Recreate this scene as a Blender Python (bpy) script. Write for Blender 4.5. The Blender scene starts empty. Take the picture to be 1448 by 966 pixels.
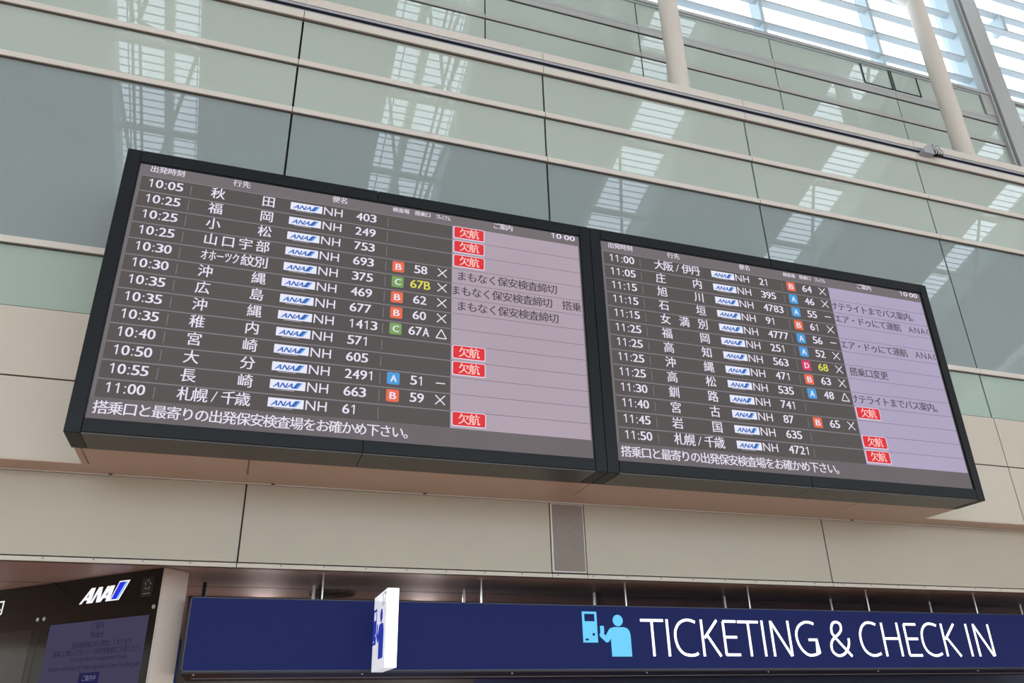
import bpy, bmesh, math, random
from mathutils import Matrix, Vector, Euler

random.seed(4)
S = bpy.context.scene
COL = S.collection
H = 1.6            # camera height above the floor; all z below are relative to the camera

# ------------------------------------------------------------------ camera
cam_d = bpy.data.cameras.new('camera')
cam = bpy.data.objects.new('camera', cam_d)
COL.objects.link(cam)
_y, _p, _r = (0.331969, 0.444884, -0.024731)
_f = Vector((math.sin(_y)*math.cos(_p), math.cos(_y)*math.cos(_p), math.sin(_p)))
_rt = Vector((math.cos(_y), -math.sin(_y), 0))
_up = _rt.cross(_f)
_R = math.cos(_r)*_rt + math.sin(_r)*_up
_U = -math.sin(_r)*_rt + math.cos(_r)*_up
M = Matrix((( _R.x, _U.x, -_f.x), (_R.y, _U.y, -_f.y), (_R.z, _U.z, -_f.z))).to_4x4()
cam.matrix_world = Matrix.Translation((0.0032, -8.6543, H)) @ M
cam_d.sensor_width = 36
cam_d.lens = 36*1130.033/1448
cam_d.clip_end = 400
S.camera = cam

# ------------------------------------------------------------------ world, light, exposure
W = bpy.data.worlds.new('bright_overcast_sky')
S.world = W
W.use_nodes = True
_bg = W.node_tree.nodes['Background']
_bg.inputs['Color'].default_value = (0.83, 0.925, 1.0, 1)
_bg.inputs['Strength'].default_value = 3.75
S.view_settings.view_transform = 'Standard'
S.view_settings.look = 'None'
S.view_settings.exposure = 0.0
S.view_settings.gamma = 1.0
S.view_settings.use_curve_mapping = False
S.cycles.use_denoising = True
S.cycles.max_bounces = 8
S.cycles.diffuse_bounces = 4
S.cycles.transparent_max_bounces = 16
S.cycles.sample_clamp_indirect = 6

# ------------------------------------------------------------------ materials
def srgb(c):
    return tuple(((v/255)/12.92 if v/255 <= .04045 else ((v/255+.055)/1.055)**2.4) for v in c)

def mat(name, rgb, rough=.5, metal=0., ior=1.5, spec=.5, noise=0., nscale=6., bump=0., bscale=200., stretch=None, emit=None, estr=1.):
    m = bpy.data.materials.new(name); m.use_nodes = True
    nt = m.node_tree; b = nt.nodes['Principled BSDF']
    c = srgb(rgb)
    b.inputs['Base Color'].default_value = (*c, 1)
    b.inputs['Roughness'].default_value = rough
    b.inputs['Metallic'].default_value = metal
    b.inputs['IOR'].default_value = ior
    b.inputs['Specular IOR Level'].default_value = spec
    tc = nt.nodes.new('ShaderNodeTexCoord'); mp = nt.nodes.new('ShaderNodeMapping')
    nt.links.new(tc.outputs['Object'], mp.inputs['Vector'])
    if stretch: mp.inputs['Scale'].default_value = stretch
    if noise:
        n = nt.nodes.new('ShaderNodeTexNoise'); n.inputs['Scale'].default_value = nscale; n.inputs['Detail'].default_value = 4
        nt.links.new(mp.outputs['Vector'], n.inputs['Vector'])
        r = nt.nodes.new('ShaderNodeValToRGB')
        r.color_ramp.elements[0].position = .3; r.color_ramp.elements[1].position = .7
        r.color_ramp.elements[0].color = (*[v*(1-noise) for v in c], 1)
        r.color_ramp.elements[1].color = (*[min(1, v*(1+noise)) for v in c], 1)
        nt.links.new(n.outputs['Fac'], r.inputs['Fac'])
        nt.links.new(r.outputs['Color'], b.inputs['Base Color'])
    if bump:
        n2 = nt.nodes.new('ShaderNodeTexNoise'); n2.inputs['Scale'].default_value = bscale
        nt.links.new(mp.outputs['Vector'], n2.inputs['Vector'])
        bp = nt.nodes.new('ShaderNodeBump'); bp.inputs['Strength'].default_value = bump; bp.inputs['Distance'].default_value = .01
        nt.links.new(n2.outputs['Fac'], bp.inputs['Height'])
        nt.links.new(bp.outputs['Normal'], b.inputs['Normal'])
    if emit:
        b.inputs['Emission Color'].default_value = (*srgb(emit), 1)
        b.inputs['Emission Strength'].default_value = estr
    return m

def led(name, rgb, grain=0.):
    """light given off by the screen itself; grain = the faint unevenness of the diode modules"""
    m = bpy.data.materials.new(name); m.use_nodes = True
    nt = m.node_tree; nt.nodes.clear()
    o = nt.nodes.new('ShaderNodeOutputMaterial'); e = nt.nodes.new('ShaderNodeEmission')
    c = srgb(rgb)
    e.inputs['Color'].default_value = (*c, 1)
    nt.links.new(e.outputs[0], o.inputs['Surface'])
    if grain:
        tc = nt.nodes.new('ShaderNodeTexCoord')
        n = nt.nodes.new('ShaderNodeTexNoise'); n.inputs['Scale'].default_value = 70; n.inputs['Detail'].default_value = 2
        n3 = nt.nodes.new('ShaderNodeTexNoise'); n3.inputs['Scale'].default_value = .8
        nt.links.new(tc.outputs['Object'], n.inputs['Vector']); nt.links.new(tc.outputs['Object'], n3.inputs['Vector'])
        a = nt.nodes.new('ShaderNodeMath'); a.operation = 'ADD'
        nt.links.new(n.outputs['Fac'], a.inputs[0]); nt.links.new(n3.outputs['Fac'], a.inputs[1])
        mr = nt.nodes.new('ShaderNodeMapRange')
        mr.inputs['From Min'].default_value = .6; mr.inputs['From Max'].default_value = 1.4
        mr.inputs['To Min'].default_value = 1-grain; mr.inputs['To Max'].default_value = 1+grain
        nt.links.new(a.outputs[0], mr.inputs['Value'])
        nt.links.new(mr.outputs[0], e.inputs['Strength'])
    return m

def glass_clear(name, tint):
    m = bpy.data.materials.new(name); m.use_nodes = True
    nt = m.node_tree; nt.nodes.clear()
    o = nt.nodes.new('ShaderNodeOutputMaterial'); mx = nt.nodes.new('ShaderNodeMixShader')
    t = nt.nodes.new('ShaderNodeBsdfTransparent'); t.inputs['Color'].default_value = (*tint, 1)
    g = nt.nodes.new('ShaderNodeBsdfGlossy'); g.inputs['Roughness'].default_value = .02
    lw = nt.nodes.new('ShaderNodeLayerWeight'); pw = nt.nodes.new('ShaderNodeMath'); pw.operation = 'POWER'; pw.inputs[1].default_value = 5
    f = nt.nodes.new('ShaderNodeMath'); f.operation = 'MULTIPLY_ADD'; f.inputs[1].default_value = .9; f.inputs[2].default_value = .04
    nt.links.new(lw.outputs['Facing'], pw.inputs[0]); nt.links.new(pw.outputs[0], f.inputs[0])
    nt.links.new(f.outputs[0], mx.inputs['Fac']); nt.links.new(t.outputs[0], mx.inputs[1]); nt.links.new(g.outputs[0], mx.inputs[2])
    nt.links.new(mx.outputs[0], o.inputs['Surface'])
    return m

M_GLASS = mat('back_painted_grey_green_glass', (170, 181, 173), .006, ior=1.78, noise=.02, nscale=.5)
M_GLASS2 = mat('back_painted_blue_grey_glass', (134, 146, 147), .01, ior=1.75, noise=.03, nscale=.6)
M_GLASS3 = mat('back_painted_pale_green_glass', (160, 177, 167), .02, ior=1.5, noise=.02, nscale=.6)
M_CREAM = mat('cream_painted_panel', (192, 183, 168), .38, noise=.02, nscale=1.2)
M_RAIL = mat('cream_aluminium_rail', (203, 196, 187), .4, noise=.02, nscale=3)
M_RAILG = mat('grey_aluminium_channel', (160, 162, 170), .4)
M_GAP = mat('dark_joint_gasket', (50, 56, 62), .7, spec=.2)
M_SHADELINE = mat('brown_grey_shade_line', (96, 90, 84), .7)  # colour of the shadow line under the rails
M_GROOVE = mat('dark_rail_groove', (26, 29, 34), .8, spec=.1)
M_FRAMEG = mat('grey_window_frame', (166, 166, 166), .45, noise=.02, nscale=4)
M_MULL = mat('pale_aluminium_mullion', (172, 186, 192), .45)
M_FIN = mat('white_light_shelf', (168, 174, 178), .5)
M_COLUMN = mat('warm_white_column_paint', (206, 197, 188), .5, noise=.02, nscale=2)
M_ROOF = mat('pale_roof_lining', (196, 196, 188), .6, noise=.03, nscale=.4)
M_TRUSS = mat('white_truss_steel', (214, 208, 192), .5)
M_LOUV = mat('pale_louvre_slat', (190, 192, 190), .5)
M_SKYGL = glass_clear('skylight_glass', (.98, .99, 1.))
M_WINGL = glass_clear('window_glass', (.95, .98, 1.0))
M_FLOOR = mat('polished_terracotta_stone_floor', (176, 134, 110), .35, noise=.08, nscale=1.5)
M_BLACK = mat('black_anodised_frame', (12, 17, 22), .4, spec=.22, noise=.05, nscale=30)
M_BLACK2 = mat('black_inner_bevel', (12, 13, 15), .5)
M_CASE = mat('black_case_metal_lightened', (56, 52, 50), .3, noise=.04, nscale=8)  # frame black with reflected light put into the colour
M_SOFFIT = mat('cream_soffit_panel', (206, 184, 168), .3, noise=.02, nscale=1)
M_FASCIA = mat('cream_fascia_panel_shaded', (170, 161, 143), .38, noise=.02, nscale=1.2)  # same cream as the upper panels, darkened for the weaker light here
M_GRILLE = mat('perforated_grey_grille', (128, 118, 108), .6, noise=.25, nscale=140)
M_CEIL = mat('dark_brown_ceiling_panel', (205, 186, 178), .4, noise=.03, nscale=1)
M_BLUEWALL = mat('blue_counter_wall', (36, 84, 160), .5, noise=.05, nscale=1)
M_NAVYWALL = mat('navy_bulkhead', (22, 32, 70), .5)
M_STEEL = mat('brushed_stainless_steel', (226, 214, 200), .35, metal=.35, noise=.06, nscale=3, stretch=(1, 1, 60))
M_ROD = mat('polished_rod', (210, 210, 205), .3, metal=.8)
M_GLOSSBLK = mat('gloss_black_panel', (8, 9, 9), .1, spec=.35, noise=.05, nscale=2)
M_EMBLEM = mat('black_emblem_plate', (5, 6, 7), .3)
M_SILVER = mat('silver_button', (190, 190, 185), .3, metal=.6)
M_PLATEW = mat('pale_emblem_ink', (190, 190, 180), .5)
M_SIGNBLUE = mat('navy_acrylic_sign_face', (8, 13, 52), .55, spec=.15, emit=(22, 36, 98), estr=.5, noise=.02)
M_SIGNEDGE = mat('navy_sign_edge', (18, 24, 52), .4)
M_TRAY = mat('dark_brown_sign_tray', (44, 34, 30), .4)
M_LETTER = mat('lit_white_letter', (250, 250, 250), .4, emit=(255, 255, 255), estr=1.1)
M_PICT = mat('lit_sky_blue_pictogram', (30, 70, 95), .4, emit=(90, 198, 250), estr=.95)
M_LITWHITE = mat('lit_white_acrylic', (250, 250, 252), .4, emit=(252, 252, 255), estr=1.6)
M_LITSIDE = mat('lit_white_acrylic_side', (240, 242, 248), .4, emit=(232, 236, 246), estr=.62)
M_PRINTBLUE = mat('printed_blue', (44, 58, 170), .4, emit=(50, 66, 190), estr=.5)
M_PRINTGREY = mat('printed_pale_grey', (50, 50, 56), .4, emit=(90, 90, 98), estr=.3)
M_WHITEPL = mat('white_ring_paint', (96, 84, 80), .5)

L_ROW = led('led_row_grey', (92, 88, 87), .05)
L_HEAD = led('led_header_mauve_grey', (118, 112, 115), .06)
L_FOOT = led('led_footer_grey', (112, 105, 108), .05)
L_INFO_L = led('led_info_lilac_left', (177, 162, 176), .05)
L_INFO_R = led('led_info_lilac_right', (177, 166, 194), .04)
L_TXT = led('led_white_text', (232, 226, 244))
L_TXTD = led('led_dim_text', (224, 216, 232))
L_DARK = led('led_dark_text', (84, 74, 82))
L_LINE = led('led_row_line', (134, 126, 134))
L_TAG = led('led_tag_white', (232, 234, 252))
L_BLUE = led('led_logo_blue', (62, 106, 186))
L_CYAN = led('led_logo_light_blue', (120, 170, 226))
L_RED = led('led_red_plate', (222, 62, 68))
L_REDTX = led('led_red_plate_text', (255, 206, 200))
L_B = led('led_orange_badge', (235, 112, 84))
L_C = led('led_green_badge', (126, 164, 98))
L_A = led('led_blue_badge', (84, 158, 220))
L_D = led('led_crimson_badge', (226, 62, 112))
L_YEL = led('led_yellow_text', (226, 222, 92))
L_NOTE = led('display_dim_violet', (66, 62, 86))
L_NOTETX = led('display_navy_text', (34, 32, 66))
L_NOTEPL = led('display_navy_plate', (38, 36, 76))
L_NOTEWH = led('display_grey_text', (116, 114, 140))
L_NRED = led('display_red_block', (120, 50, 52))
L_NGRN = led('display_green_block', (40, 72, 44))
L_LOGOB = led('lit_logo_blue', (44, 54, 226))
L_LOGOC = led('lit_logo_cyan', (80, 186, 244))
L_LOGOW = led('lit_logo_white', (252, 250, 252))
L_DIM = mat('unlit_display_glass', (24, 22, 20), .1)

# ------------------------------------------------------------------ object helpers
def link(o, parent=None):
    COL.objects.link(o)
    if parent is not None: o.parent = parent
    return o

def empty(name, loc=(0, 0, 0), label=None, cat=None, group=None, structure=False):
    o = bpy.data.objects.new(name, None); COL.objects.link(o)
    o.location = (loc[0], loc[1], loc[2]+H)
    o.empty_display_size = .2
    if label: o['label'] = label
    if cat: o['category'] = cat
    if group: o['group'] = group
    if structure: o['kind'] = 'structure'
    return o

class MB:
    """collects faces with several materials and becomes ONE mesh object"""
    def __init__(s): s.v = []; s.f = []; s.m = []; s.mats = []
    def mi(s, m):
        if m not in s.mats: s.mats.append(m)
        return s.mats.index(m)
    def add(s, vs, fs, m):
        n = len(s.v); k = s.mi(m)
        s.v += [tuple(q) for q in vs]
        s.f += [tuple(n+i for i in f) for f in fs]; s.m += [k]*len(fs)
    def box(s, x0, x1, y0, y1, z0, z1, m):
        s.add([(x0,y0,z0),(x1,y0,z0),(x1,y1,z0),(x0,y1,z0),(x0,y0,z1),(x1,y0,z1),(x1,y1,z1),(x0,y1,z1)],
              [(0,3,2,1),(4,5,6,7),(0,1,5,4),(1,2,6,5),(2,3,7,6),(3,0,4,7)], m)
    def tube(s, a, b, r, m, n=10, r2=None, caps=True):
        a = Vector(a); b = Vector(b); d = (b-a).normalized()
        u = d.orthogonal().normalized(); w = d.cross(u)
        r2 = r if r2 is None else r2
        vs = [a + r*(math.cos(2*math.pi*i/n)*u + math.sin(2*math.pi*i/n)*w) for i in range(n)]
        vs += [b + r2*(math.cos(2*math.pi*i/n)*u + math.sin(2*math.pi*i/n)*w) for i in range(n)]
        fs = [(i, (i+1) % n, n+(i+1) % n, n+i) for i in range(n)]
        if caps: fs += [tuple(range(n))[::-1], tuple(range(n, 2*n))]
        s.add(vs, fs, m)
    def poly(s, pts3, m): s.add(pts3, [tuple(range(len(pts3)))], m)
    def build(s, name, parent=None, loc=(0, 0, 0), smooth=False, bevel=0., structure=False, label=None, top=False):
        me = bpy.data.meshes.new(name)
        me.from_pydata(s.v, [], s.f)
        for m in s.mats: me.materials.append(m)
        me.polygons.foreach_set('material_index', s.m)
        if smooth: me.polygons.foreach_set('use_smooth', [True]*len(me.polygons))
        me.update()
        o = bpy.data.objects.new(name, me)
        link(o, parent)
        o.location = (loc[0], loc[1], loc[2] + (H if parent is None else 0))
        if bevel:
            b = o.modifiers.new('bevel', 'BEVEL'); b.width = bevel; b.segments = 2; b.limit_method = 'ANGLE'
        if structure: o['kind'] = 'structure'
        if label: o['label'] = label
        return o

def box(name, x0, x1, y0, y1, z0, z1, m, parent=None, bevel=0., **k):
    """a box whose origin is at its centre; parent is assumed to sit at the origin unless P is given"""
    P = k.pop('P', (0, 0, 0))
    b = MB(); hx, hy, hz = (x1-x0)/2, (y1-y0)/2, (z1-z0)/2
    b.box(-hx, hx, -hy, hy, -hz, hz, m)
    return b.build(name, parent, ((x0+x1)/2-P[0], (y0+y1)/2-P[1], (z0+z1)/2-P[2]), bevel=bevel, **k)

def copy_at(o, loc, parent=None):
    c = o.copy(); COL.objects.link(c)
    c.parent = parent if parent is not None else o.parent
    c.location = loc
    return c

# ------------------------------------------------------------------ lettering helpers
FONT = None     # Blender's built-in typeface
_tc = {}
def glyphs(s, bold=0., shear=0., spacing=1.):
    key = (s, bold, shear, spacing)
    if key in _tc: return _tc[key]
    c = bpy.data.curves.new('lettering', 'FONT')
    c.body = s; c.resolution_u = 3
    if FONT: c.font = FONT
    c.offset = bold; c.shear = shear; c.space_character = spacing
    o = bpy.data.objects.new('lettering', c); COL.objects.link(o)
    dg = bpy.context.evaluated_depsgraph_get(); dg.update()
    me = bpy.data.meshes.new_from_object(o.evaluated_get(dg))
    vs = [(v.co.x, v.co.y) for v in me.vertices]; fs = [tuple(p.vertices) for p in me.polygons]
    bpy.data.objects.remove(o); bpy.data.curves.remove(c); bpy.data.meshes.remove(me)
    xs = [v[0] for v in vs] or [0, 1]; ys = [v[1] for v in vs] or [0, 1]
    r = (vs, fs, (min(xs), max(xs), min(ys), max(ys)))
    _tc[key] = r
    return r

class Sheet:
    """flat print on a plane: (u,v) -> 3D by a mapping, layers lifted by a millimetre each"""
    def __init__(s, mp): s.mb = MB(); s.mp = mp
    def rect(s, u0, u1, v0, v1, m, lay=1):
        s.mb.add([s.mp(u0,v0,lay), s.mp(u1,v0,lay), s.mp(u1,v1,lay), s.mp(u0,v1,lay)], [(0,1,2,3)], m)
    def poly(s, pts, m, lay=1): s.mb.poly([s.mp(u, v, lay) for u, v in pts], m)
    def rrect(s, u0, u1, v0, v1, r, m, lay=1):
        pts = []
        for cx, cy, a0 in ((u1-r, v0+r, -90), (u1-r, v1-r, 0), (u0+r, v1-r, 90), (u0+r, v0+r, 180)):
            for k in range(4):
                a = math.radians(a0+30*k); pts.append((cx+r*math.cos(a), cy+r*math.sin(a)))
        s.poly(pts, m, lay)
    def disc(s, cu, cv, ru, rv, m, lay=1, n=24):
        s.poly([(cu+ru*math.cos(2*math.pi*i/n), cv+rv*math.sin(2*math.pi*i/n)) for i in range(n)], m, lay)
    def fit(s, t, u0, u1, v0, v1, m, lay=2, bold=0., shear=0., clip=None):
        vs, fs, (a, b, c, d) = glyphs(t, bold, shear)
        if not vs: return
        su = (u1-u0)/(b-a); sv = (v1-v0)/(d-c)
        P = [(u0+(x-a)*su, v0+(y-c)*sv) for x, y in vs]
        if clip: P = [(min(max(x, clip[0]), clip[1]), y) for x, y in P]
        s.mb.add([s.mp(x, y, lay) for x, y in P], fs, m)
    def digits(s, t, u0, v0, v1, m, lay=2, wd=.078, wc=.042, bold=0.):
        x = u0
        for ch in t:
            if ch == ':':
                for q in (.22, .78): s.disc(x+wc/2, v0+(v1-v0)*(.08 if q < .5 else .66), .0085, .0085, m, lay, 8)
                x += wc; continue
            if ch == '1':
                w = .0125; xr = x+wd*.60; h = v1-v0
                s.poly([(xr-w, v0), (xr, v0), (xr, v1), (xr-w*.8, v1), (xr-w, v1-.1*h)], m, lay)
                s.poly([(xr-w*.8, v1), (xr-w, v1-.16*h), (xr-.034, v1-.30*h), (xr-.034, v1-.19*h)], m, lay)
            else:
                s.fit(ch, x+.001, x+wd-.009, v0-.001, v1+.001, m, lay)
                s.fit(ch, x+.005, x+wd-.004, v0-.001, v1+.001, m, lay+.5)
            x += wd
    def cell(s, ch, cu, cv, em, m, lay=2, sx=1., bold=0., clip=None):
        """one full-width character centred in its em cell"""
        vs, fs, _ = glyphs(ch, bold)
        ra, rb, rc, rd = glyphs('国', bold)[2]
        k = .9/(rb-ra); mx, my = (ra+rb)/2, (rc+rd)/2
        for off, dl in (((-.0018, 0), (.0018, .5)) if em > .05 else ((0, 0),)):
            P = [(cu+off+(x-mx)*k*em*sx, cv+(y-my)*k*em) for x, y in vs]
            if clip: P = [(min(max(x, clip[0]), clip[1]), y) for x, y in P]
            s.mb.add([s.mp(x, y, lay+dl) for x, y in P], fs, m)
    def cells(s, t, u0, u1, cv, em, m, lay=2, sx=1., bold=0., clip=None):
        n = len(t)
        for i, ch in enumerate(t):
            w = (u1-u0)/n
            if ch in ' \u3000': continue
            s.cell(ch, u0+w*(i+.5), cv, em, m, lay, sx, bold, clip)
    def build(s, name, parent, **k): return s.mb.build(name, parent, **k)

def stroke(mb, pts, w, y0, y1, m, closed=False):
    """a letter stroke of constant width, extruded from y0 (front) to y1"""
    P = [Vector((p[0], p[1])) for p in pts]; n = len(P); L = []; R = []
    for i in range(n):
        d0 = (P[i]-P[i-1]).normalized() if i else (P[1]-P[0]).normalized()
        d1 = (P[i+1]-P[i]).normalized() if i < n-1 else d0
        d = (d0+d1)
        d = d.normalized() if d.length > 1e-4 else d1
        nn = Vector((-d.y, d.x)); c = max(.45, nn.dot(Vector((-d0.y, d0.x))))
        L.append(P[i]+nn*w/2/c); R.append(P[i]-nn*w/2/c)
    vs = [(q.x, y0, q.y) for q in L]+[(q.x, y0, q.y) for q in R]+[(q.x, y1, q.y) for q in L]+[(q.x, y1, q.y) for q in R]
    fs = []
    for i in range(n-1):
        fs += [(i, i+1, n+i+1, n+i), (i+1, i, 2*n+i, 2*n+i+1), (n+i, n+i+1, 3*n+i+1, 3*n+i)]
    fs += [(0, n, 3*n, 2*n), (n-1, 2*n-1, 4*n-1, 3*n-1)]
    mb.add(vs, fs, m)

def smooth_path(pts, k=3):
    if len(pts) < 4: return pts
    out = []
    for i in range(len(pts)-1):
        p0 = pts[max(i-1, 0)]; p1 = pts[i]; p2 = pts[i+1]; p3 = pts[min(i+2, len(pts)-1)]
        for j in range(k):
            t = j/k
            out.append([.5*((2*p1[a])+(-p0[a]+p2[a])*t+(2*p0[a]-5*p1[a]+4*p2[a]-p3[a])*t*t+(-p0[a]+3*p1[a]-3*p2[a]+p3[a])*t**3) for a in (0, 1)])
    out.append(pts[-1])
    return out

# ================================================================== THE HALL
box('floor', -24, 34, -34, 9, -1.75, -1.6, M_FLOOR, structure=True)

# ---- front wall: glass and cream cladding modules of 3.6 m
wf = empty('wall_front', structure=True)
K0, K1 = -3, 7
MOD = 3.6
box('backing', K0*MOD, K1*MOD, .10, .33, 2.43, 9.40, M_GAP, wf)
rows = [('glass_panel', 8.154, 9.003, M_GLASS), ('glass_panel', 7.323, 8.154, M_GLASS), ('glass_panel', 4.802, 7.323, M_GLASS2),
        ('glass_panel', 4.077, 4.802, M_GLASS3), ('cladding_panel', 3.294, 4.077, M_CREAM), ('cladding_panel', 2.424, 3.294, M_CREAM)]
for name, z0, z1, m in rows:
    g = .012
    first = None
    glass = name == 'glass_panel'
    for k in range(K0, K1):
        gx = .013 if glass else .008
        y0 = .024 if glass else .0
        zt = z1 - (.001 if glass else .010); zb = z0 + (0. if glass and z0 > 4.5 else .006)
        if first is None:
            first = box(name, k*MOD+gx, (k+1)*MOD-gx, y0, y0+.04, zb, zt, m, wf, bevel=.003)
            base = first.location.copy()
        else:
            copy_at(first, (base.x+(k-K0)*MOD, base.y, base.z))
# horizontal rails in 3.6 m lengths; the shadow line below them is a coloured strip
def rail_run(name, z0, z1, y0, y1, m, off=0., parent=wf, gap=.004, bevel=.004):
    f = box(name, K0*MOD+gap+off, (K0+1)*MOD-gap+off, y0, y1, z0, z1, m, parent, bevel=bevel); b = f.location.copy()
    for k in range(1, K1-K0): copy_at(f, (b.x+k*MOD, b.y, b.z))
rail_run('rail', 8.162, 8.250, -.020, .05, M_RAIL)
rail_run('rail', 7.331, 7.412, -.020, .05, M_RAIL)
rail_run('rail', 4.808, 4.890, -.020, .05, M_RAIL)
rail_run('rail', 9.010, 9.140, -.034, .06, M_RAIL)
rail_run('rail', 9.280, 9.428, -.034, .32, M_RAIL)
box('rail_lip', K0*MOD, K1*MOD, -.030, .06, 9.142, 9.163, M_RAILG, wf)
box('rail_groove', K0*MOD, K1*MOD, -.022, .06, 9.164, 9.230, M_GROOVE, wf)
box('rail_channel', K0*MOD, K1*MOD, -.026, .06, 9.230, 9.272, M_RAILG, wf)
for zb in (8.150, 7.319, 4.796, 8.998):
    box('rail_shade_line', K0*MOD, K1*MOD, -.012, .026, zb, zb+.013, M_SHADELINE, wf)  # thin strip painted as the shade under each rail
# roof slab behind the parapet up to the setback wall
box('trim_1', K0*MOD, K1*MOD+8, .33, 3.0, 9.0, 9.2, M_CREAM, structure=True)

# ---- lower fascia, set back under the overhang
fs_ = empty('wall_fascia', structure=True)
ZC = 1.60
box('overhang_soffit', K0*MOD, K1*MOD, .0, .44, 2.424, 2.436, M_SOFFIT, fs_)
box('backing', K0*MOD, K1*MOD, .352, .44, 1.53, 2.424, M_GAP, fs_)
xs = [-11.25, -7.5, -3.75, 0.005, 3.53, 3.975, 7.495, 11.25, 15.0, 18.75, 22.5]
for a, b in zip(xs[:-1], xs[1:]):
    if abs(a-3.53) < .01:
        fr = box('grille_frame', a+.006, b-.006, .328, .352, 1.585, 2.404, M_RAIL, fs_)
        gp = box('speaker_grille', a+.03, b-.02, .320, .330, 1.600, 2.392, M_GRILLE, fs_)
    else:
        box('cladding_panel', a+.008, b-.008, .33, .352, 1.578, 2.408, M_FASCIA, fs_, bevel=.004)
box('top_strip', K0*MOD, K1*MOD, .326, .352, 2.411, 2.4235, M_RAIL, fs_)
for a, b in zip(xs[:-1], xs[1:]):
    box('bottom_strip', a+.003, b-.003, .322, .352, 1.522, 1.566, M_CREAM, fs_, bevel=.003)
bm_ = MB()
for i in range(40):
    bm_.tube((-3.6+i*.45, .3225, 1.552), (-3.6+i*.45, .319, 1.552), .007, M_GAP, 6)
for x, y in ((-1.35, .30), (.28, .29), (1.98, .28), (8.0, .30)):
    box('soffit_clip', x-.018, x+.018, .30, .34, 2.416, 2.424, M_GAP, fs_)
o = bm_.build('screw_heads', fs_); o['kind'] = 'stuff'

# ---- low ceiling behind the fascia
ce = empty('ceiling', structure=True)
box('ceiling_panel', K0*MOD, K1*MOD, .44, 9.0, ZC, ZC+.1, M_CEIL, ce)
for k in range(5):
    box('ceiling_seam', K0*MOD, K1*MOD, 2.2+1.4*k, 2.212+1.4*k, ZC-.002, ZC, M_GAP, ce)
box('wall_back', -10.8, 25.2, 9.0, 9.2, -1.6, 1.7, M_BLUEWALL, structure=True)
box('wall_bulkhead', 3.35, 25.2, 3.05, 3.25, -1.6, 1.598, M_NAVYWALL, structure=True)
M_DARKW = mat('added_dark_wall', (60, 54, 54), .5)
box('wall_bulkhead', -.55, 3.35, 3.05, 3.25, .1, 1.598, M_DARKW, structure=True)  # added wall, dark so the depth behind the sign looks unlit
box('wall_counter', .2, 3.3, 3.6, 3.75, -1.6, 1.05, M_BLUEWALL, structure=True)

# ---- upper wall set back 3 m with glass panels and the clerestory window
ws = empty('wall_setback', structure=True)
XS = [3.61+3.64*k for k in range(-4, 4)] + [17.90]
box('backing', XS[0], 17.9, 3.06, 3.4, 9.2, 15.06, M_GAP, ws)
def srow(name, z0, z1, m, y0, xs_, g=.014, parent=ws, bevel=.003):
    for a, b in zip(xs_[:-1], xs_[1:]):
        box(name, a+g, b-g, y0, y0+.05, z0, z1, m, parent, bevel=bevel)
for z0, z1 in ((9.2, 10.55), (10.68, 11.78), (11.92, 13.345), (13.47, 14.065)):
    srow('glass_panel', z0+.006, z1-.014, M_GLASS, 3.03, XS)
srow('glass_panel', 14.345, 15.02, M_GLASS, 3.03, XS[:-2]+[13.60, 14.53])
XT = [14.53, 15.41, 17.54]
srow('glass_panel', 14.345, 15.02, M_GLASS, 3.03, [XS[-2]-.0, 15.41])
srow('glass_panel', 14.345, 15.02, M_GLASS, 3.03, [15.41, 17.54])
for z0, z1 in ((10.55, 10.68), (11.79, 11.91), (13.357, 13.465), (14.085, 14.237)):
    srow('rail', z0, z1, M_FRAMEG, 3.008, XS, .004)
srow('rail', 14.243, 14.336, M_FRAMEG, 3.010, XS, .004)
for zz in (13.345, 14.072):
    box('rail_shade_line', XS[0], 17.9, 3.014, 3.034, zz-.001, zz+.013, M_SHADELINE, ws)  # painted shade line under the setback rails
# opening vents in the top row
for a, b in ((13.62, 14.50), (14.56, 15.40)):
    vf = MB()
    for q in ((a, b, 14.36, 14.374), (a, a+.014, 14.36, 15.0), (b-.014, b, 14.36, 15.0)):
        vf.box(q[0], q[1], 3.005, 3.03, q[2], q[3], M_GAP)
    vf.build('vent_frame', ws)
srow('sill_rail', 15.06, 15.155, M_FRAMEG, 2.96, XS, .004)
box('jamb_frame', 17.56, 17.86, 2.99, 3.06, 14.34, 15.06, M_FRAMEG, ws)
box('sill_slab', XS[0], 17.9, 3.0, 3.5, 15.02, 15.10, M_MULL, ws)

wn = empty('window_1', structure=True)
FZ = [15.634, 16.427, 17.29, 18.10, 18.93, 19.76]
for z in FZ:
    for a, b in zip(XS[:-1], XS[1:]):
        box('light_shelf', a+.01, b-.01, 3.04, 3.22, z-.05, z, M_FIN, wn)
for x in XS[1:-1]:
    box('mullion', x-.05, x+.05, 3.06, 3.40, 15.10, 20.4, M_MULL, wn)
edges = [15.10]+FZ+[20.4]
for a, b in zip(XS[:-1], XS[1:]):
    for z0, z1 in zip(edges[:-1], edges[1:]):
        box('window_pane', a+.05, b-.05, 3.36, 3.372, z0, z1, M_WINGL, wn)
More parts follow.
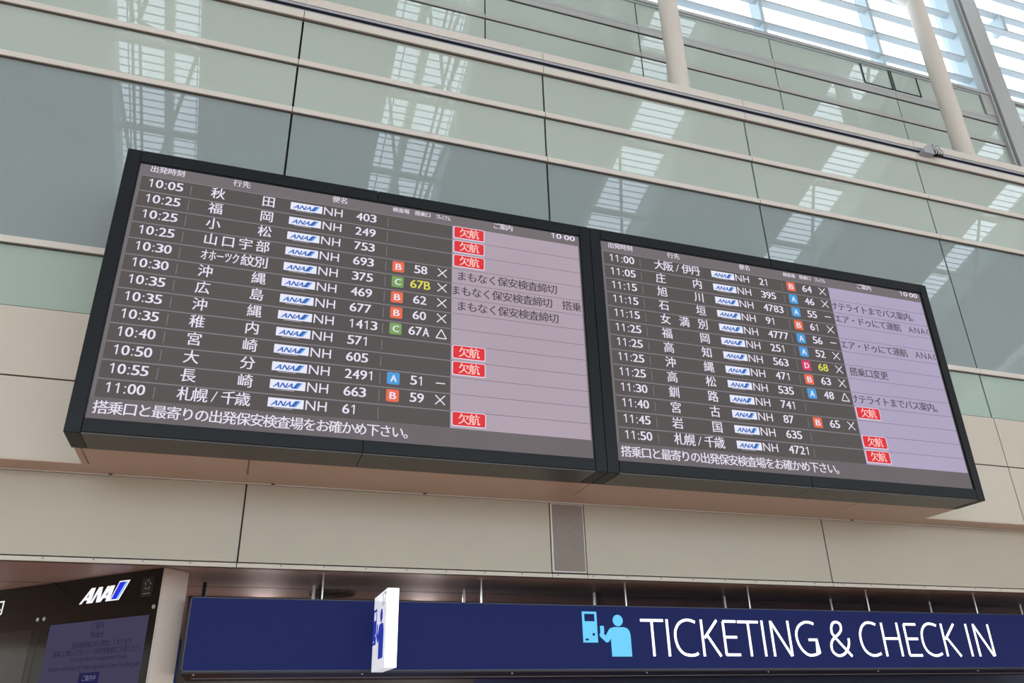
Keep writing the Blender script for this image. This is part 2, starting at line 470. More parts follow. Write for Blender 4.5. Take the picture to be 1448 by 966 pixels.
# wide grey post and the bay to its right
po = empty('trim_2', structure=True)
box('post_jamb', 17.56, 17.90, 3.02, 3.5, 15.10, 20.4, M_MULL, po)
box('post', 17.97, 18.55, 2.88, 3.5, 9.2, 20.5, M_FRAMEG, po, bevel=.01)
box('post_groove', 17.90, 17.97, 3.0, 3.5, 9.2, 20.5, M_GAP, po)
box('post_edge', 17.86, 17.915, 2.93, 3.1, 9.2, 20.5, M_FRAMEG, po, bevel=.005)
wr = empty('wall_right_bay', structure=True)
XR = [18.70, 22.34, 25.98, 29.6]
box('backing', 18.55, 29.6, 3.06, 3.4, 9.2, 15.06, M_GAP, wr)
for z0, z1 in ((9.2, 11.8), (11.92, 13.345), (13.47, 14.20), (14.345, 15.0)):
    srow('glass_panel', z0, z1, M_GLASS, 3.03, XR, parent=wr)
for z0, z1 in ((11.8, 11.91), (13.357, 13.465), (14.22, 14.336), (15.02, 15.12)):
    srow('rail', z0, z1, M_FRAMEG, 2.98, XR, .004, parent=wr)
box('jamb_frame', 18.55, 18.70, 2.95, 3.06, 9.2, 15.1, M_FRAMEG, wr)
w2 = empty('window_2', structure=True)
FR = [15.62, 16.42, 17.26, 18.10, 18.72, 19.6]
for z in FR:
    for a, b in zip(XR[:-1], XR[1:]):
        box('light_shelf', a-.02, b-.03, 3.04, 3.22, z-.05, z, M_FIN, w2)
for x in XR[1:]:
    box('mullion', x-.05, x+.05, 3.2, 3.42, 15.10, 20.4, M_MULL, w2)
box('mullion', 19.60, 19.74, 3.02, 3.4, 18.10, 18.70, M_MULL, w2)
edges = [15.10]+FR+[20.4]
for a, b in zip(XR[:-1], XR[1:]):
    for z0, z1 in zip(edges[:-1], edges[1:]):
        box('window_pane', a+.05, b-.05, 3.36, 3.372, z0, z1, M_WINGL, w2)

# ---- round columns between the parapet and the roof
def roofz(y): return 19.26+.35*y
for x, lab in ((7.18, 'slender round warm white roof column rising behind the rail, the left one'),
               (14.36, 'slender round roof column in front of the bright window, the right one')):
    c = empty('roof_column', (x, 1.65, 9.2), lab, 'column', 'round roof columns')
    b = MB(); b.tube((0, 0, 0), (0, 0, 6.75), .195, M_COLUMN, 40, caps=False)
    b.build('shaft', c, smooth=True)
    b = MB(); b.tube((0, 0, 6.75), (0, 0, 7.25), .195, M_COLUMN, 40, r2=.48, caps=False); b.tube((0, 0, 7.25), (0, 0, 7.45), .48, M_COLUMN, 40)
    b.build('capital', c, smooth=True)
    b = MB(); b.tube((0, 0, 7.45), (0, 0, 10.4), .16, M_COLUMN, 24); b.build('upper_shaft', c, smooth=True)
    b = MB(); b.tube((0, 0, -.01), (0, 0, .05), .26, M_COLUMN, 40); b.build('base_ring', c)

# ---- sloping roof with skylight slots every 7.2 m (mirrored in the glass panels)
rf = empty('ceiling_roof', structure=True)
YA, YB = -27.0, 3.6
DW = 1.15
def slab(name, x0, x1, ya, yb, dz0, dz1, m, parent=rf):
    b = MB()
    v = [(x0, ya, roofz(ya)+dz0), (x1, ya, roofz(ya)+dz0), (x1, yb, roofz(yb)+dz0), (x0, yb, roofz(yb)+dz0),
         (x0, ya, roofz(ya)+dz1), (x1, ya, roofz(ya)+dz1), (x1, yb, roofz(yb)+dz1), (x0, yb, roofz(yb)+dz1)]
    b.add(v, [(0,3,2,1),(4,5,6,7),(0,1,5,4),(1,2,6,5),(2,3,7,6),(3,0,4,7)], m)
    return b.build(name, parent)
SK = [3.6+7.2*k for k in range(-3, 5)]
prev = -24.0
for sx in SK:
    slab('roof_panel', prev, sx-1.1, YA, YB, 0, DW, M_ROOF)
    prev = sx+1.1
slab('roof_panel', prev, 36.0, YA, YB, 0, DW, M_ROOF)
for sx in SK:
    slab('skylight_glass', sx-1.1, sx+1.1, YA, YB, DW-.03, DW-.02, M_SKYGL)
    lv = MB(); y = YA+.2
    while y < YB-.1:
        z = roofz(y)
        lv.add([(sx-1.08, y, z+DW-.24), (sx+1.08, y, z+DW-.24), (sx+1.08, y+.035, z+DW-.22), (sx-1.08, y+.035, z+DW-.22)], [(0,1,2,3),(3,2,1,0)], M_LOUV)
        y += .22
    o = lv.build('louvre_slats', rf); o['kind'] = 'stuff'
    mb = MB()
    for dx, w in ((-.82, .04), (.95, .03)):
        v0 = (YA, YB)
        mb.add([(sx+dx, YA, roofz(YA)+DW-.35), (sx+dx+w, YA, roofz(YA)+DW-.35), (sx+dx+w, YB, roofz(YB)+DW-.35), (sx+dx, YB, roofz(YB)+DW-.35)], [(0,1,2,3),(3,2,1,0)], M_LOUV)
    mb.build('glazing_bars', rf)
    tr = MB()
    # hanging truss under the slot: twin bottom chord, cross beams and web members; roof beam above the glass
    for dx in (-.08, .08):
        tr.tube((sx+dx, YA, roofz(YA)-2.5), (sx+dx, 1.5, roofz(1.5)-2.5), .035, M_TRUSS, 8)
    y = -8.85+2.45*4; i = 0
    while y > YA+2:
        z = roofz(y)+.05
        tr.tube((sx-1.1, y, z), (sx+1.1, y, z), .11, M_TRUSS, 8)
        y2 = y-1.225; z2 = roofz(y2)-2.5
        if i % 2 == 0:
            for sg in (-1, 1):
                tr.tube((sx+sg*1.05, y, z), (sx+sg*.06, y-2.45, roofz(y-2.45)-2.5), .05, M_TRUSS, 6)
                tr.tube((sx+sg*1.05, y-4.9, roofz(y-4.9)+.05), (sx+sg*.06, y-2.45, roofz(y-2.45)-2.5), .05, M_TRUSS, 6)
        y -= 2.45; i += 1
    slab('roof_beam', sx-.13, sx+.13, YA, YB, 2.35, 2.65, M_TRUSS)
    tr.build('slot_truss', rf)
# end walls of the hall and a high back wall over a glazed front (open to daylight below)
box('wall_left', -24.2, -24.0, -27, 9, -1.6, 21, M_CREAM, structure=True)
box('wall_right', 36.0, 36.2, -27, 9, -1.6, 21, M_CREAM, structure=True)

# ================================================================== DEPARTURE BOARDS
BT, BB = 5.583, 2.424
DATA = {
 0: [("10:05","秋田","403",None,None,None,"欠航"),("10:25","福岡","249",None,None,None,"欠航"),("10:25","小松","753",None,None,None,"欠航"),
     ("10:25","山口宇部","693","B","58","x","まもなく保安検査締切"),("10:30","オホーツク紋別","375","C","67B","x","~まもなく保安検査締切　搭乗"),
     ("10:30","沖縄","469","B","62","x","まもなく保安検査締切"),("10:35","広島","677","B","60","x",None),("10:35","沖縄","1413","C","67A","t",None),
     ("10:35","稚内","571",None,None,None,"欠航"),("10:40","宮崎","605",None,None,None,"欠航"),("10:50","大分","2491","A","51","-",None),
     ("10:55","長崎","663","B","59","x",None),("11:00","札幌/千歳","61",None,None,None,"欠航")],
 1: [("11:00","大阪/伊丹","21","B","64","x",None),("11:05","庄内","395","A","46","x","^サテライトまでバス案内。"),("11:15","旭川","4783","A","55","-","^エア・ドゥにて運航　ANAC"),
     ("11:15","石垣","91","B","61","x",None),("11:15","女満別","4777","A","56","-","^エア・ドゥにて運航　ANAC"),("11:25","福岡","251","A","52","x",None),
     ("11:25","高知","563","D","68","x","搭乗口変更"),("11:25","沖縄","471","B","63","x",None),("11:25","高松","535","A","48","t","^サテライトまでバス案内。"),
     ("11:30","釧路","741",None,None,None,"欠航"),("11:40","宮古","87","B","65","x",None),("11:45","岩国","635",None,None,None,"欠航"),
     ("11:50","札幌/千歳","4721",None,None,None,"欠航")]}
SW, SH = 5.015, 2.858
RH = .1933
def board(which, X0, X1, SX):
    lab = ('large black framed departure board on the left listing flights from 10:05 to 11:00',
           'large black framed departure board on the right listing flights from 11:00 to 11:50')[which]
    P = ((X0+X1)/2, -.5, BB)
    e = empty('departure_board', P, lab, 'departure board', 'departure boards on the wall')
    B = lambda n, *a, **k: box(n, *a, parent=e, P=P, **k)
    sx0, sx1 = SX-.008, SX+SW+.008; sz0, sz1 = 2.577-.01, 2.577+SH+.01
    g = .002
    B('side_post', X0+g, sx0-.0, -1.0, -.53, BB, BT, M_BLACK, bevel=.006)
    B('side_post', sx1, X1-g, -1.0, -.53, BB, BT, M_BLACK, bevel=.006)
    xm = (sx0+sx1)/2
    for a, b in ((sx0+.003, xm-.002), (xm+.002, sx1-.003)):
        B('top_rail', a, b, -1.0, -.53, sz1, BT, M_BLACK, bevel=.006)
        B('bottom_rail', a, b, -1.0, -.53, BB+.012, sz0, M_BLACK, bevel=.006)
    B('back_case', X0+.03, X1-.03, -.90, -.53, BB+.02, BT-.02, M_CASE)
    # underside plates of the frame, lightened as if reflecting the cream wall
    n = 2
    for i in range(n):
        a = sx0+(sx1-sx0)*i/n; b = sx0+(sx1-sx0)*(i+1)/n
        B('underside_plate', a+.004, b-.004, -.992, -.53, BB-.001, BB+.011, M_CASE)
    # inner bevel around the screen
    bv = MB()
    def q(x0, x1, z0, z1): bv.box(x0-P[0], x1-P[0], -.985-P[1], -.95-P[1], z0-P[2], z1-P[2], M_BLACK2)
    q(sx0, sx0+.006, sz0, sz1); q(sx1-.006, sx1, sz0, sz1); q(sx0, sx1, sz1-.008, sz1); q(sx0, sx1, sz0, sz0+.008)
    bv.build('inner_bevel', e)
    # cream housing that carries the board off the wall
    hx0 = X0+.02 if which == 0 else X0
    hx1 = X1 if which == 0 else X1-.02
    splits = [hx0, hx0+.068, .0, 3.70] if which == 0 else [3.70, 7.42, hx1]
    for a, b in zip(splits[:-1], splits[1:]):
        B('soffit_panel', a+.006, b-.006, -.53, .0, BB-.001, BB+.014, M_SOFFIT)
    B('housing', hx0+.01, hx1-.01, -.53, -.002, BB+.016, BT-.1, M_CREAM)
    # the screen
    YS = -.97
    mp = lambda u, v, l: (SX+u-P[0], YS-.0012*l-P[1], 2.577+v-P[2])
    scb = MB(); scb.box(SX-P[0], SX+SW-P[0], YS-P[1], YS+.04-P[1], 2.577-P[2], 2.577+SH-P[2], L_HEAD)
    sc = scb.build('screen', e)
    I = L_INFO_L if which == 0 else L_INFO_R
    hv = 2.812
    for t, a, b, dv, em, sx in (('出発時刻', .10, .445, 0, .082, 1), ('行先', .935, 1.12, -.004, .084, 1), ('便名', 2.003, 2.177, 0, .082, 1),
                                ('検査場', 2.69, 2.885, -.004, .062, 1), ('搭乗口', 2.95, 3.138, -.004, .062, 1), ('プレミアム', 3.20, 3.375, -.006, .066, .55),
                                ('ご案内', 3.90, 4.153, .002, .082, 1)):
        h = Sheet(mp); h.cells(t, a, b, hv+dv, em, L_TXTD, sx=sx); h.build('column_heading', sc)
    for t, uu in (('10', 4.64), ('00', 4.817)):
        h = Sheet(mp); h.digits(t, uu, 2.780, 2.850, L_TXT, wd=.075); h.build('clock_digits', sc)
    f = Sheet(mp)
    f.rect(.004, SW-.004, .004, 2.72-13*RH, L_FOOT, 1)
    f.cells('搭乗口と最寄りの出発保安検査場をお確かめ下さい。', .045, 3.04, .112, .127, L_TXT, 2)
    f.build('footer_message', sc)
    for i, (tm, dst, num, badge, gate, mark, info) in enumerate(DATA[which]):
        T = 2.72-i*RH; Bv = T-RH
        r = Sheet(mp)
        r.rect(.034, 3.400, Bv+.004, T-.006, L_ROW, 1)
        r.rect(.034, 3.400, T-.011, T-.001, L_LINE, 2)
        r.rect(3.400, 5.000, Bv+.002, T-.002, I, 1)
        r.rect(3.400, 5.000, T-.003, T, L_DARK, 1)
        for su in (.527, 2.64):
            r.rect(su, su+.007, Bv+.03, T-.04, L_LINE, 2)
        bl, tp = T-.136, T-.035
        # time
        r.digits(tm, .102, bl, tp, L_TXT)
        # destination
        cv = T-.086
        if '/' in dst:
            for k, ch in enumerate(dst):
                cu = .735+.068+k*(.66-.136)/4
                if ch == '/': r.poly([(cu-.028, T-.140), (cu-.018, T-.140), (cu+.028, T-.030), (cu+.018, T-.030)], L_TXT, 2)
                else: r.cell(ch, cu, cv, .138, L_TXT, 2)
        elif dst.startswith('オ'):
            for k, ch in enumerate(dst):
                if k < 5: r.cell(ch, .768+k*.077, cv, .128, L_TXT, 2, sx=.56)
                else: r.cell(ch, 1.195+(k-5)*.138, cv, .135, L_TXT, 2)
        else:
            n = len(dst)
            for k, ch in enumerate(dst):
                r.cell(ch, .735+.068+k*(.66-.136)/(n-1), cv, .138, L_TXT, 2)
        # airline tag
        r.rect(1.561, 1.903, T-.134, T-.038, L_TAG, 2)
        for q in (0, .003, .006): r.fit('ANA', 1.587+q, 1.776+q, T-.118, T-.064, L_BLUE, 3+q*100, shear=.38)
        va, vb = T-.119, T-.054
        r.poly([(1.776, va), (1.812, va), (1.858, vb), (1.822, vb)], L_BLUE, 4)
        r.poly([(1.812, va), (1.830, va), (1.876, vb), (1.858, vb)], L_CYAN, 4)
        r.rect(1.62, 1.80, T-.146, T-.142, L_TXTD, 2)
        r.fit('NH', 1.922, 2.128, bl, tp, L_TXT, 2)
        # flight number
        wd = .078
        r.digits(num, 2.281, bl, tp, L_TXT)
        if badge:
            r.rrect(2.717, 2.850, T-.156, T-.020, .016, {'A': L_A, 'B': L_B, 'C': L_C, 'D': L_D}[badge], 2)
            r.fit(badge, 2.752, 2.817, T-.127, T-.051, L_TAG, 3)
            r.fit(badge, 2.757, 2.822, T-.127, T-.051, L_TAG, 4)
            col = L_YEL if gate in ('67B', '68') else L_TXT
            x = 3.041-wd*len(gate)/2
            r.digits(gate, x, bl, tp, col)
        cx, cy = 3.289, T-.086
        def line(a, b, w=.012):
            d = Vector((b[0]-a[0], b[1]-a[1])).normalized(); nn = Vector((-d.y, d.x))*w/2
            r.poly([(a[0]-nn.x, a[1]-nn.y), (b[0]-nn.x, b[1]-nn.y), (b[0]+nn.x, b[1]+nn.y), (a[0]+nn.x, a[1]+nn.y)], L_TXT, 2)
        if mark == 'x': line((cx-.052, cy-.052), (cx+.052, cy+.052)); line((cx-.052, cy+.052), (cx+.052, cy-.052))
        elif mark == '-': line((cx-.05, cy-.004), (cx+.05, cy-.004))
        elif mark == 't':
            a, b, c = (cx-.058, cy-.052), (cx+.058, cy-.052), (cx, cy+.056)
            line(a, b); line(b, c); line(c, a)
        if info == '欠航':
            r.rrect(3.416, 3.792, T-.166, T-.002, .02, L_TAG, 2)
            r.rrect(3.424, 3.784, T-.158, T-.010, .016, L_RED, 3)
            r.cell('欠', 3.548, T-.084, .118, L_REDTX, 4); r.cell('航', 3.664, T-.084, .118, L_REDTX, 4)
        elif info:
            s0 = info[0]; tx = info[1:] if s0 in '~^' else info
            u0 = {'~': 3.385, '^': 3.372}.get(s0, 3.455)
            if s0 == '^' and which == 1: u0 = 3.372 if tx[0] == 'サ' else 3.395
            x = u0
            for ch in tx:
                w = .104 if ch in 'ANC' else .1235
                if ch == '\u3000': x += .1235; continue
                if ch in 'ANC': r.fit(ch, x+.008, x+.092, T-.140, T-.046, L_DARK, 2, clip=(3.412, 4.985))
                elif x < 4.96: r.cell(ch, x+w/2, T-.092, .122, L_DARK, 2, clip=(3.412, 4.985))
                x += w
        r.build('flight_row', sc, label='row reading %s to %s' % (tm, 'gate '+gate if gate else 'a cancelled flight'))
    return e
board(0, -1.603, 3.704, -1.455)
board(1, 3.704, 8.998, 3.854)

# ================================================================== SIGNS
P = (5.5, 1.45, .55)
hs = empty('hanging_sign', P, 'long navy blue hanging sign reading TICKETING & CHECK IN in white letters', 'sign')
B = lambda n, *a, **k: box(n, *a, parent=hs, P=P, **k)
SX0, SX1, SY, SZ0, SZ1 = -.420, 13.5, .95, .553, 1.305
B('housing', SX0, SX1, SY+.012, 1.98, SZ0+.0, SZ1-.01, M_SIGNEDGE)
B('face_panel', SX0+.01, SX1-.01, SY, SY+.012, SZ0+.012, SZ1-.012, M_SIGNBLUE)
fr = MB()
for a in ((SX0, SX1, SZ0-.004, SZ0+.012), (SX0, SX1, SZ1-.012, SZ1), (SX0, SX0+.012, SZ0, SZ1), (SX1-.012, SX1, SZ0, SZ1)):
    fr.box(a[0]-P[0], a[1]-P[0], SY-.006-P[1], SY+.03-P[1], a[2]-P[2], a[3]-P[2], M_SIGNEDGE)
fr.build('edge_frame', hs)
B('underside_tray', SX0, SX1, SY+.03, 2.55, SZ0-.014, SZ0, M_TRAY)
B('tray_rib', SX0+.08, SX1, 1.92, 1.96, SZ0-.022, SZ0-.014, M_RAILG)
for i in range(8):
    bs = MB(); bs.tube((.1+1.8*i-P[0]-.4, 1.2-P[1], SZ0-.014-P[2]), (.1+1.8*i-P[0]-.4, 1.2-P[1], SZ0-.024-P[2]), .012, M_ROD, 8)
    bs.build('tray_bolt', hs)
LETTERS = [[[4.937,1.135],[5.262,1.135]],[[5.097,1.13],[5.097,0.708]],[[5.314,1.151],[5.314,0.708]],[[5.724,1.119],[5.658,1.142],[5.575,1.144],[5.487,1.104],[5.431,1.026],[5.418,0.949],[5.426,0.873],[5.457,0.798],[5.522,0.738],[5.611,0.72],[5.685,0.726],[5.728,0.746]],[[5.814,1.155],[5.814,0.708]],[[6.045,1.15],[5.843,0.93]],[[5.885,0.961],[6.057,0.708]],[[6.138,1.136],[6.138,0.724]],[[6.138,1.137],[6.335,1.137]],[[6.146,0.942],[6.327,0.942]],[[6.138,0.727],[6.351,0.727]],[[6.356,1.134],[6.675,1.134]],[[6.516,1.133],[6.516,0.709]],[[6.734,1.155],[6.734,0.709]],[[6.87,1.153],[6.87,0.709]],[[6.872,1.145],[7.135,0.712]],[[7.142,1.157],[7.142,0.712]],[[7.557,1.121],[7.489,1.142],[7.406,1.139],[7.315,1.094],[7.263,1.021],[7.252,0.94],[7.274,0.852],[7.328,0.773],[7.409,0.725],[7.501,0.729],[7.566,0.749],[7.563,0.918],[7.436,0.917]],[[8.104,0.71],[7.868,0.961],[7.835,1.042],[7.865,1.125],[7.93,1.151],[7.992,1.127],[7.997,1.06],[7.951,1.002],[7.839,0.928],[7.791,0.855],[7.801,0.766],[7.883,0.718],[7.982,0.742],[8.051,0.807],[8.086,0.872],[8.094,0.941]],[[8.593,1.126],[8.522,1.147],[8.435,1.146],[8.358,1.098],[8.311,1.022],[8.298,0.948],[8.307,0.857],[8.35,0.775],[8.433,0.727],[8.518,0.724],[8.6,0.748]],[[8.695,1.152],[8.695,0.711]],[[8.963,1.156],[8.963,0.711]],[[8.696,0.943],[8.961,0.943]],[[9.087,1.135],[9.087,0.728]],[[9.087,1.136],[9.297,1.136]],[[9.089,0.942],[9.291,0.942]],[[9.085,0.724],[9.31,0.724]],[[9.666,1.125],[9.585,1.146],[9.505,1.145],[9.429,1.101],[9.383,1.032],[9.367,0.955],[9.372,0.862],[9.414,0.778],[9.5,0.728],[9.589,0.723],[9.671,0.75]],[[9.758,1.153],[9.758,0.712]],[[9.989,1.151],[9.785,0.941]],[[9.823,0.95],[10.003,0.712]],[[10.213,1.154],[10.213,0.712]],[[10.354,1.156],[10.354,0.712]],[[10.355,1.147],[10.613,0.716]],[[10.628,1.154],[10.628,0.716]]]
lt = MB()
for q in LETTERS:
    pts = [(p[0]-P[0], p[1]-P[2]) for p in q]
    if len(pts) == 13 and False: pass
    if len(pts) == 13:
        pts = smooth_path(pts[:11])+pts[10:]
    elif len(pts) > 4: pts = smooth_path(pts)
    stroke(lt, pts, .033, SY-.005-P[1], SY-.001-P[1], M_LETTER)
lt.build('lettering', hs, label='white lettering TICKETING & CHECK IN')
KIOSK = [(4.141,1.227),(4.336,1.227),(4.336,.865),(4.141,.865)]
PERSON = [(4.785,.705),(4.785,.954),(4.774,1.002),(4.744,1.035),(4.697,1.048),(4.565,1.048),(4.512,1.034),(4.488,1.008),(4.446,.945),(4.418,.972),(4.427,.979),(4.426,1.06),(4.377,1.06),(4.377,.983),(4.363,.959),(4.370,.935),(4.439,.875),(4.457,.866),(4.481,.874),(4.514,.916),(4.516,.705)]
def extrude_poly(mb, pts, mp3, m):
    n = len(pts)
    vs = [mp3(u, v, 1) for u, v in pts]+[mp3(u, v, 0) for u, v in pts]
    mb.add(vs, [tuple(range(n))]+[(i, (i+1) % n, n+(i+1) % n, n+i) for i in range(n)], m)
def pictogram(mb, mp3, m):
    # kiosk drawn as bars round its screen opening
    for a in ((4.141,4.170,.865,1.227),(4.308,4.336,.865,1.227),(4.170,4.308,1.201,1.227),(4.170,4.308,.865,.888),
              (4.170,4.308,.975,1.112),(4.170,4.268,.911,.975),(4.302,4.308,.945,.975),(4.216,4.308,.888,.911),(4.268,4.308,.911,.945)):
        extrude_poly(mb, [(a[0],a[2]),(a[1],a[2]),(a[1],a[3]),(a[0],a[3])], mp3, m)
    extrude_poly(mb, PERSON, mp3, m)
    extrude_poly(mb, [(4.624+.068*math.cos(a*math.pi/14), 1.127+.068*math.sin(a*math.pi/14)) for a in range(28)], mp3, m)
pg = MB()
pictogram(pg, lambda u, v, l: (u-P[0], SY-.001-.008*l-P[1], v-P[2]), M_PICT)
pg.build('pictogram', hs, label='light blue pictogram of a person at a ticket machine')
for x in (-.95+.0, .969, 2.865, 4.797, 6.639, 8.605, 10.584, 12.5):
    if x < -.5: continue
    b = MB(); b.tube((x-P[0], 1.02-P[1], SZ1-.02-P[2]), (x-P[0], 1.02-P[1], ZC-P[2]), .013, M_ROD, 10)
    b.tube((x-P[0], 1.02-P[1], ZC-.012-P[2]), (x-P[0], 1.02-P[1], ZC-P[2]), .03, M_ROD, 12)
    b.build('hanging_rod', hs)
for x in (-.33, .954, 2.888, 4.753, 6.826, 8.695, 10.6, 12.5):
    b = MB(); b.tube((x-P[0], 1.9-P[1], SZ1-.02-P[2]), (x-P[0], 1.9-P[1], ZC-P[2]), .022, M_GAP if x < 0 else M_ROD, 10)
    b.build('hanging_rod', hs)
    if x in (.954, 4.753):
        b = MB(); b.tube((x+.075-P[0], 1.9-P[1], SZ1-.02-P[2]), (x+.075-P[0], 1.9-P[1], ZC-P[2]), .02, M_GAP, 10)
        b.build('cable_conduit', hs)

P2 = (1.63, .55, .535)
ps = empty('projecting_sign', P2, 'white illuminated box sign projecting from the blue sign, blue person pictogram', 'sign')
box('light_box', 1.56, 1.688, .142, .938, .537, 1.329, M_LITSIDE, ps, P=P2, bevel=.004)
box('end_face', 1.563, 1.685, .136, .1425, .540, 1.326, M_LITWHITE, ps, P=P2)
pg = MB()
def side(u, v, l): return (1.5595-.002*l-P2[0], .93-(u-4.14)*1.04-P2[1], .643+(v-.705)*1.04-P2[2])
pictogram(pg, side, M_PRINTBLUE)
pg.build('pictogram', ps, label='blue pictogram of a person at a ticket machine')
for t, a, b in (('1', -.375, -.345), ('7', -.30, -.19)):
    nb = Sheet(lambda u, v, l: (1.5585-.001*l-P2[0], -u-P2[1], v-P2[2]))
    nb.fit(t, a, b, 1.175, 1.305, M_PRINTGREY, 1)
    nb.build('digit', ps)

# added unseen lamps, brighten the low ceiling by bounce off the floor
for x, y in ((-2.8, 5.4), (.4, 2.82), (2.6, 2.82), (-6.5, 4.5)):
    ld = bpy.data.lights.new('ceiling_fill_lamp', 'AREA'); ld.shape = 'DISK'; ld.size = .5; ld.energy = 55; ld.color = (1, .95, .9)
    lo = bpy.data.objects.new('ceiling_fill_lamp', ld); COL.objects.link(lo); lo.location = (x, y, ZC-.02+H)
# speaker downlight in the dark ceiling
dl = empty('ceiling_downlight', (1.24, 2.46, ZC-.03), 'round recessed fitting in the dark ceiling above the blue sign', 'ceiling light')
for r0, r1, z in ((.30, .27, 0.), (.23, .20, -.0), (.15, .12, 0.)):
    b = MB(); n = 36
    vs = []; fsx = []
    for i in range(n):
        a = 2*math.pi*i/n
        for rr, zz in ((r0, .0), (r0, .03), (r1, .03), (r1, 0.)): vs.append((rr*math.cos(a), rr*math.sin(a), zz))
    for i in range(n):
        j = (i+1) % n
        for k in range(4): fsx.append((4*i+k, 4*j+k, 4*j+(k+1) % 4, 4*i+(k+1) % 4))
    b.add(vs, fsx, M_WHITEPL); b.build('trim_ring', dl)
b = MB(); b.tube((0, 0, .02), (0, 0, .03), .12, M_GAP, 24); b.build('lamp_well', dl)

# ================================================================== INFORMATION PYLON (left)
PO = (-.723, .908); A = math.radians(134.55)
py = empty('information_pylon', (PO[0], PO[1], -1.6), 'black display pylon with steel side, lit logo and dim violet notice screen', 'display pylon')
py.rotation_euler = (0, 0, A)
# local x runs along the face (away from the camera), local +y points into the pylon is handled by sign
dx, dy = math.cos(A), math.sin(A)
YS_ = 1 if (-math.sin(A)*.0+math.cos(A)*1.) > 0 else -1   # world y of local +y
# face normal towards the camera is local +y or -y: choose the inside as the side away from the camera
inside = 1 if (math.cos(A) > 0) else -1
def L(x0, x1, d0, d1, z0, z1):  # d = depth behind the face
    ys = sorted((inside*d0, inside*d1)); return (x0, x1, ys[0], ys[1], z0+1.6, z1+1.6)
def pbox(n, a, m, **k): return box(n, *a, m, parent=py, **k)
DP = .33
pbox('core', L(.02, 3.6, .012, DP-.012, -1.6, 1.59), M_GLOSSBLK)
pbox('steel_side', L(-.004, .02, .0, DP, -1.6, 1.594), M_STEEL, bevel=.004)
pbox('back_panel', L(.02, 3.6, DP-.012, DP, -1.6, 1.59), M_STEEL)
pbox('corner_trim', L(-.006, .012, -.006, .006, -1.6, 1.594), M_RAIL)
pbox('header_panel', L(.012, 3.6, .0, .012, 1.252, 1.594), M_GLOSSBLK, bevel=.002)
pbox('face_panel', L(.012, 1.90, .0, .012, -1.6, 1.246), M_GLOSSBLK, bevel=.002)
pbox('face_panel', L(1.906, 3.6, .0, .012, -1.6, 1.246), M_GLOSSBLK, bevel=.002)
pm = lambda u, v, l: (u, -inside*(.001+.0012*l), v+1.6)
# on the face u grows away to the left of the picture, so text runs with -u
pt = lambda u, v, l: (-u, -inside*(.001+.0012*l), v+1.6)
scr = pbox('notice_screen', L(.13, 1.722, -.002, .004, -.9, 1.118), L_NOTE)
n_ = Sheet(lambda u, v, l: (-u-scr.location.x, -inside*(.003+.0012*l)-scr.location.y, v+1.6-scr.location.z))
SC = -.925
NP = lambda u, v, l: (-u-scr.location.x, -inside*(.003+.0012*l)-scr.location.y, v+1.6-scr.location.z)
def ntext(t, cu, v0, v1, half, m=L_NOTETX, lay=1):
    n_ = Sheet(NP); n_.fit(t, -cu-half, -cu+half, v0, v1, m, lay); n_.build('notice_line', scr)
ntext('ご案内', .905, 1.025, 1.105, .095)
ntext('Notice', .895, .938, 1.008, .10)
ntext('保安検査場は終日閉鎖しております', .80, .838, .905, .47)
ntext('搭乗口に関わらず空いている保安検査場をご利用ください', .86, .765, .830, .70)
ntext('Security check is temporarily closed.', .80, .690, .748, .44)
ntext('Use any vacant security check regardless of your boarding gate.', .86, .605, .668, .72)
for a, b, c, d, m, nm in ((-1.06, -.74, .40, .585, L_NOTEPL, 'navy_plate'), (-1.02, -.87, .20, .375, L_NRED, 'red_block'), (-.72, -.57, .20, .385, L_NGRN, 'green_block')):
    n_ = Sheet(NP); n_.rect(a, b, c, d, m, 1); n_.build(nm, scr)
ntext('ご案内中', .895, .50, .560, .105, L_NOTEWH, 2)
ntext('Available', .895, .425, .475, .105, L_NOTEWH, 2)
pbox('dark_screen', L(2.02, 3.5, -.002, .004, -.9, 1.09), L_DIM)
lg = Sheet(pt)
lw = dict(); 
def AP(pts): return [(-1.30+x*.56+y*.075, 1.312+y*.165+0*x) for x, y in pts]
for ox in (0., .56):
    lg.poly(AP([(ox+0, 0), (ox+.075, 0), (ox+.245, 1), (ox+.16, 1)]), L_LOGOW)
    lg.poly(AP([(ox+.16, 1), (ox+.29, 1), (ox+.335, 0), (ox+.215, 0)]), L_LOGOW)
    lg.poly(AP([(ox+.10, .22), (ox+.25, .22), (ox+.25, .40), (ox+.14, .40)]), L_LOGOW)
lg.poly(AP([(.325, 0), (.40, 0), (.46, 1), (.385, 1)]), L_LOGOW)
lg.poly(AP([(.385, 1), (.50, 1), (.62, 0), (.50, 0)]), L_LOGOW)
lg.poly(AP([(.565, 0), (.635, 0), (.70, 1), (.63, 1)]), L_LOGOW)
q0 = [(-.800, 1.312), (-.650, 1.312), (-.515, 1.515), (-.685, 1.515)]
lg.poly(q0, L_LOGOW)
lg.poly([(-.774, 1.325), (-.690, 1.325), (-.575, 1.502), (-.677, 1.502)], L_LOGOB, 2)
lg.poly([(-.684, 1.325), (-.664, 1.325), (-.545, 1.502), (-.569, 1.502)], L_LOGOC, 2)
lg.build('lit_logo', py, label='white lit letters ANA with slanted blue bar')
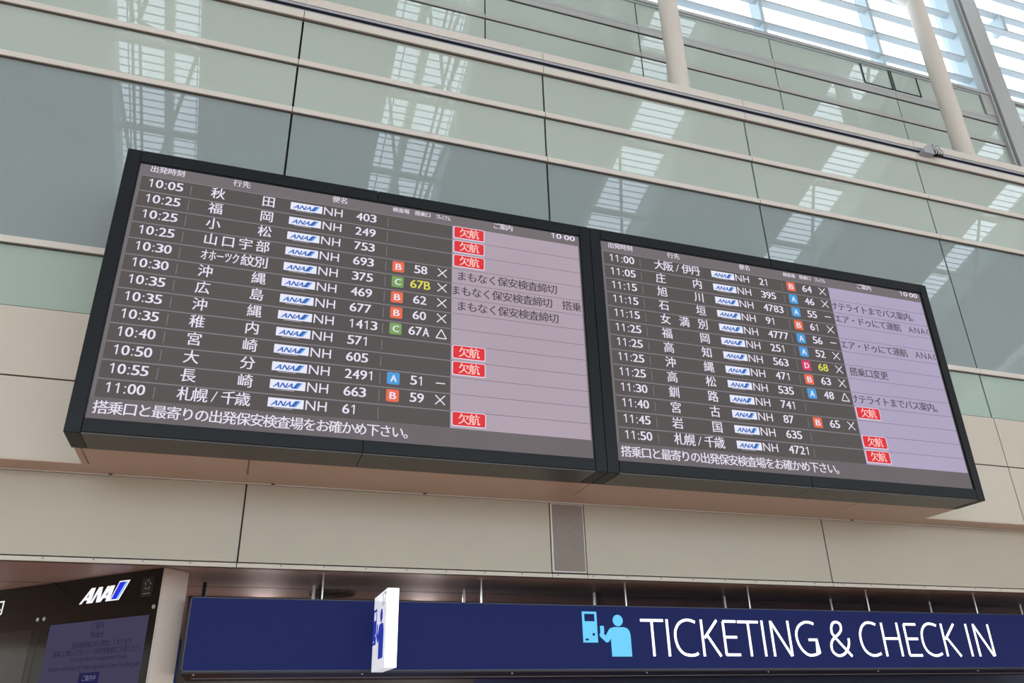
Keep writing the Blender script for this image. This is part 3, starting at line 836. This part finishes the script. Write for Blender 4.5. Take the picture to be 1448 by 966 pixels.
lc = Sheet(pt); lc.fit('内', -2.93, -2.675, 1.30, 1.50, L_LOGOW, 1); lc.fit('案', -3.25, -2.98, 1.30, 1.50, L_LOGOW, 1)
lc.build('lit_characters', py)
pbox('emblem_plate', L(.135, .315, -.004, .0, 1.315, 1.515), M_EMBLEM)
em = Sheet(lambda u, v, l: (-u, -inside*(.005+.0012*l), v+1.6))
for k in range(5):
    a = math.radians(90+72*k); cx, cy = -.222+.04*math.cos(a), 1.435+.045*math.sin(a)
    t = a+2.1; d = (math.cos(t)*.024, math.sin(t)*.024); n2 = (-math.sin(t)*.006, math.cos(t)*.006)
    em.poly([(cx-d[0], cy-d[1]), (cx+n2[0], cy+n2[1]), (cx+d[0], cy+d[1]), (cx-n2[0], cy-n2[1])], M_PLATEW)
em.rect(-.28, -.17, 1.340, 1.346, M_PLATEW)
em.build('emblem', py, label='small pale star-shaped emblem')
for u in (.076, 1.851, 1.963):
    b = MB(); b.tube((u, 0, 1.196+1.6), (u, -inside*.012, 1.196+1.6), .022, M_SILVER, 16); b.build('silver_button', py)

# ================================================================== gadget on the rail
rb = empty('rail_bracket', (11.08, -.06, 9.09), 'small metal bracket with hooked rollers clipped on the upper rail', 'bracket')
b = MB()
b.add([(-.22, -.10, .0), (.02, -.10, .0), (.02, -.10, .22), (-.04, -.10, .24), (-.22, -.10, .06),
       (-.22, .04, .0), (.02, .04, .0), (.02, .04, .22), (-.04, .04, .24), (-.22, .04, .06)],
      [(0,1,2,3,4), (9,8,7,6,5), (0,4,9,5), (4,3,8,9), (3,2,7,8), (2,1,6,7), (1,0,5,6)], M_RAILG)
b.build('housing', rb, bevel=.004)
for k, x in enumerate((.03, .085, .14, .19)):
    h = MB(); z1 = .20 if k % 2 == 0 else .13
    pts = [(x, -.12, .0), (x, -.13, z1*.6), (x-.02, -.12, z1), (x-.05, -.05, z1+.02)]
    for a, c in zip(pts[:-1], pts[1:]): h.tube(a, c, .012, M_SILVER, 8)
    h.build('hook', rb)
    d = MB(); d.tube((x+.012, -.10, .02), (x+.012, .02, z1), .02, M_GAP, 6); d.build('roller', rb)
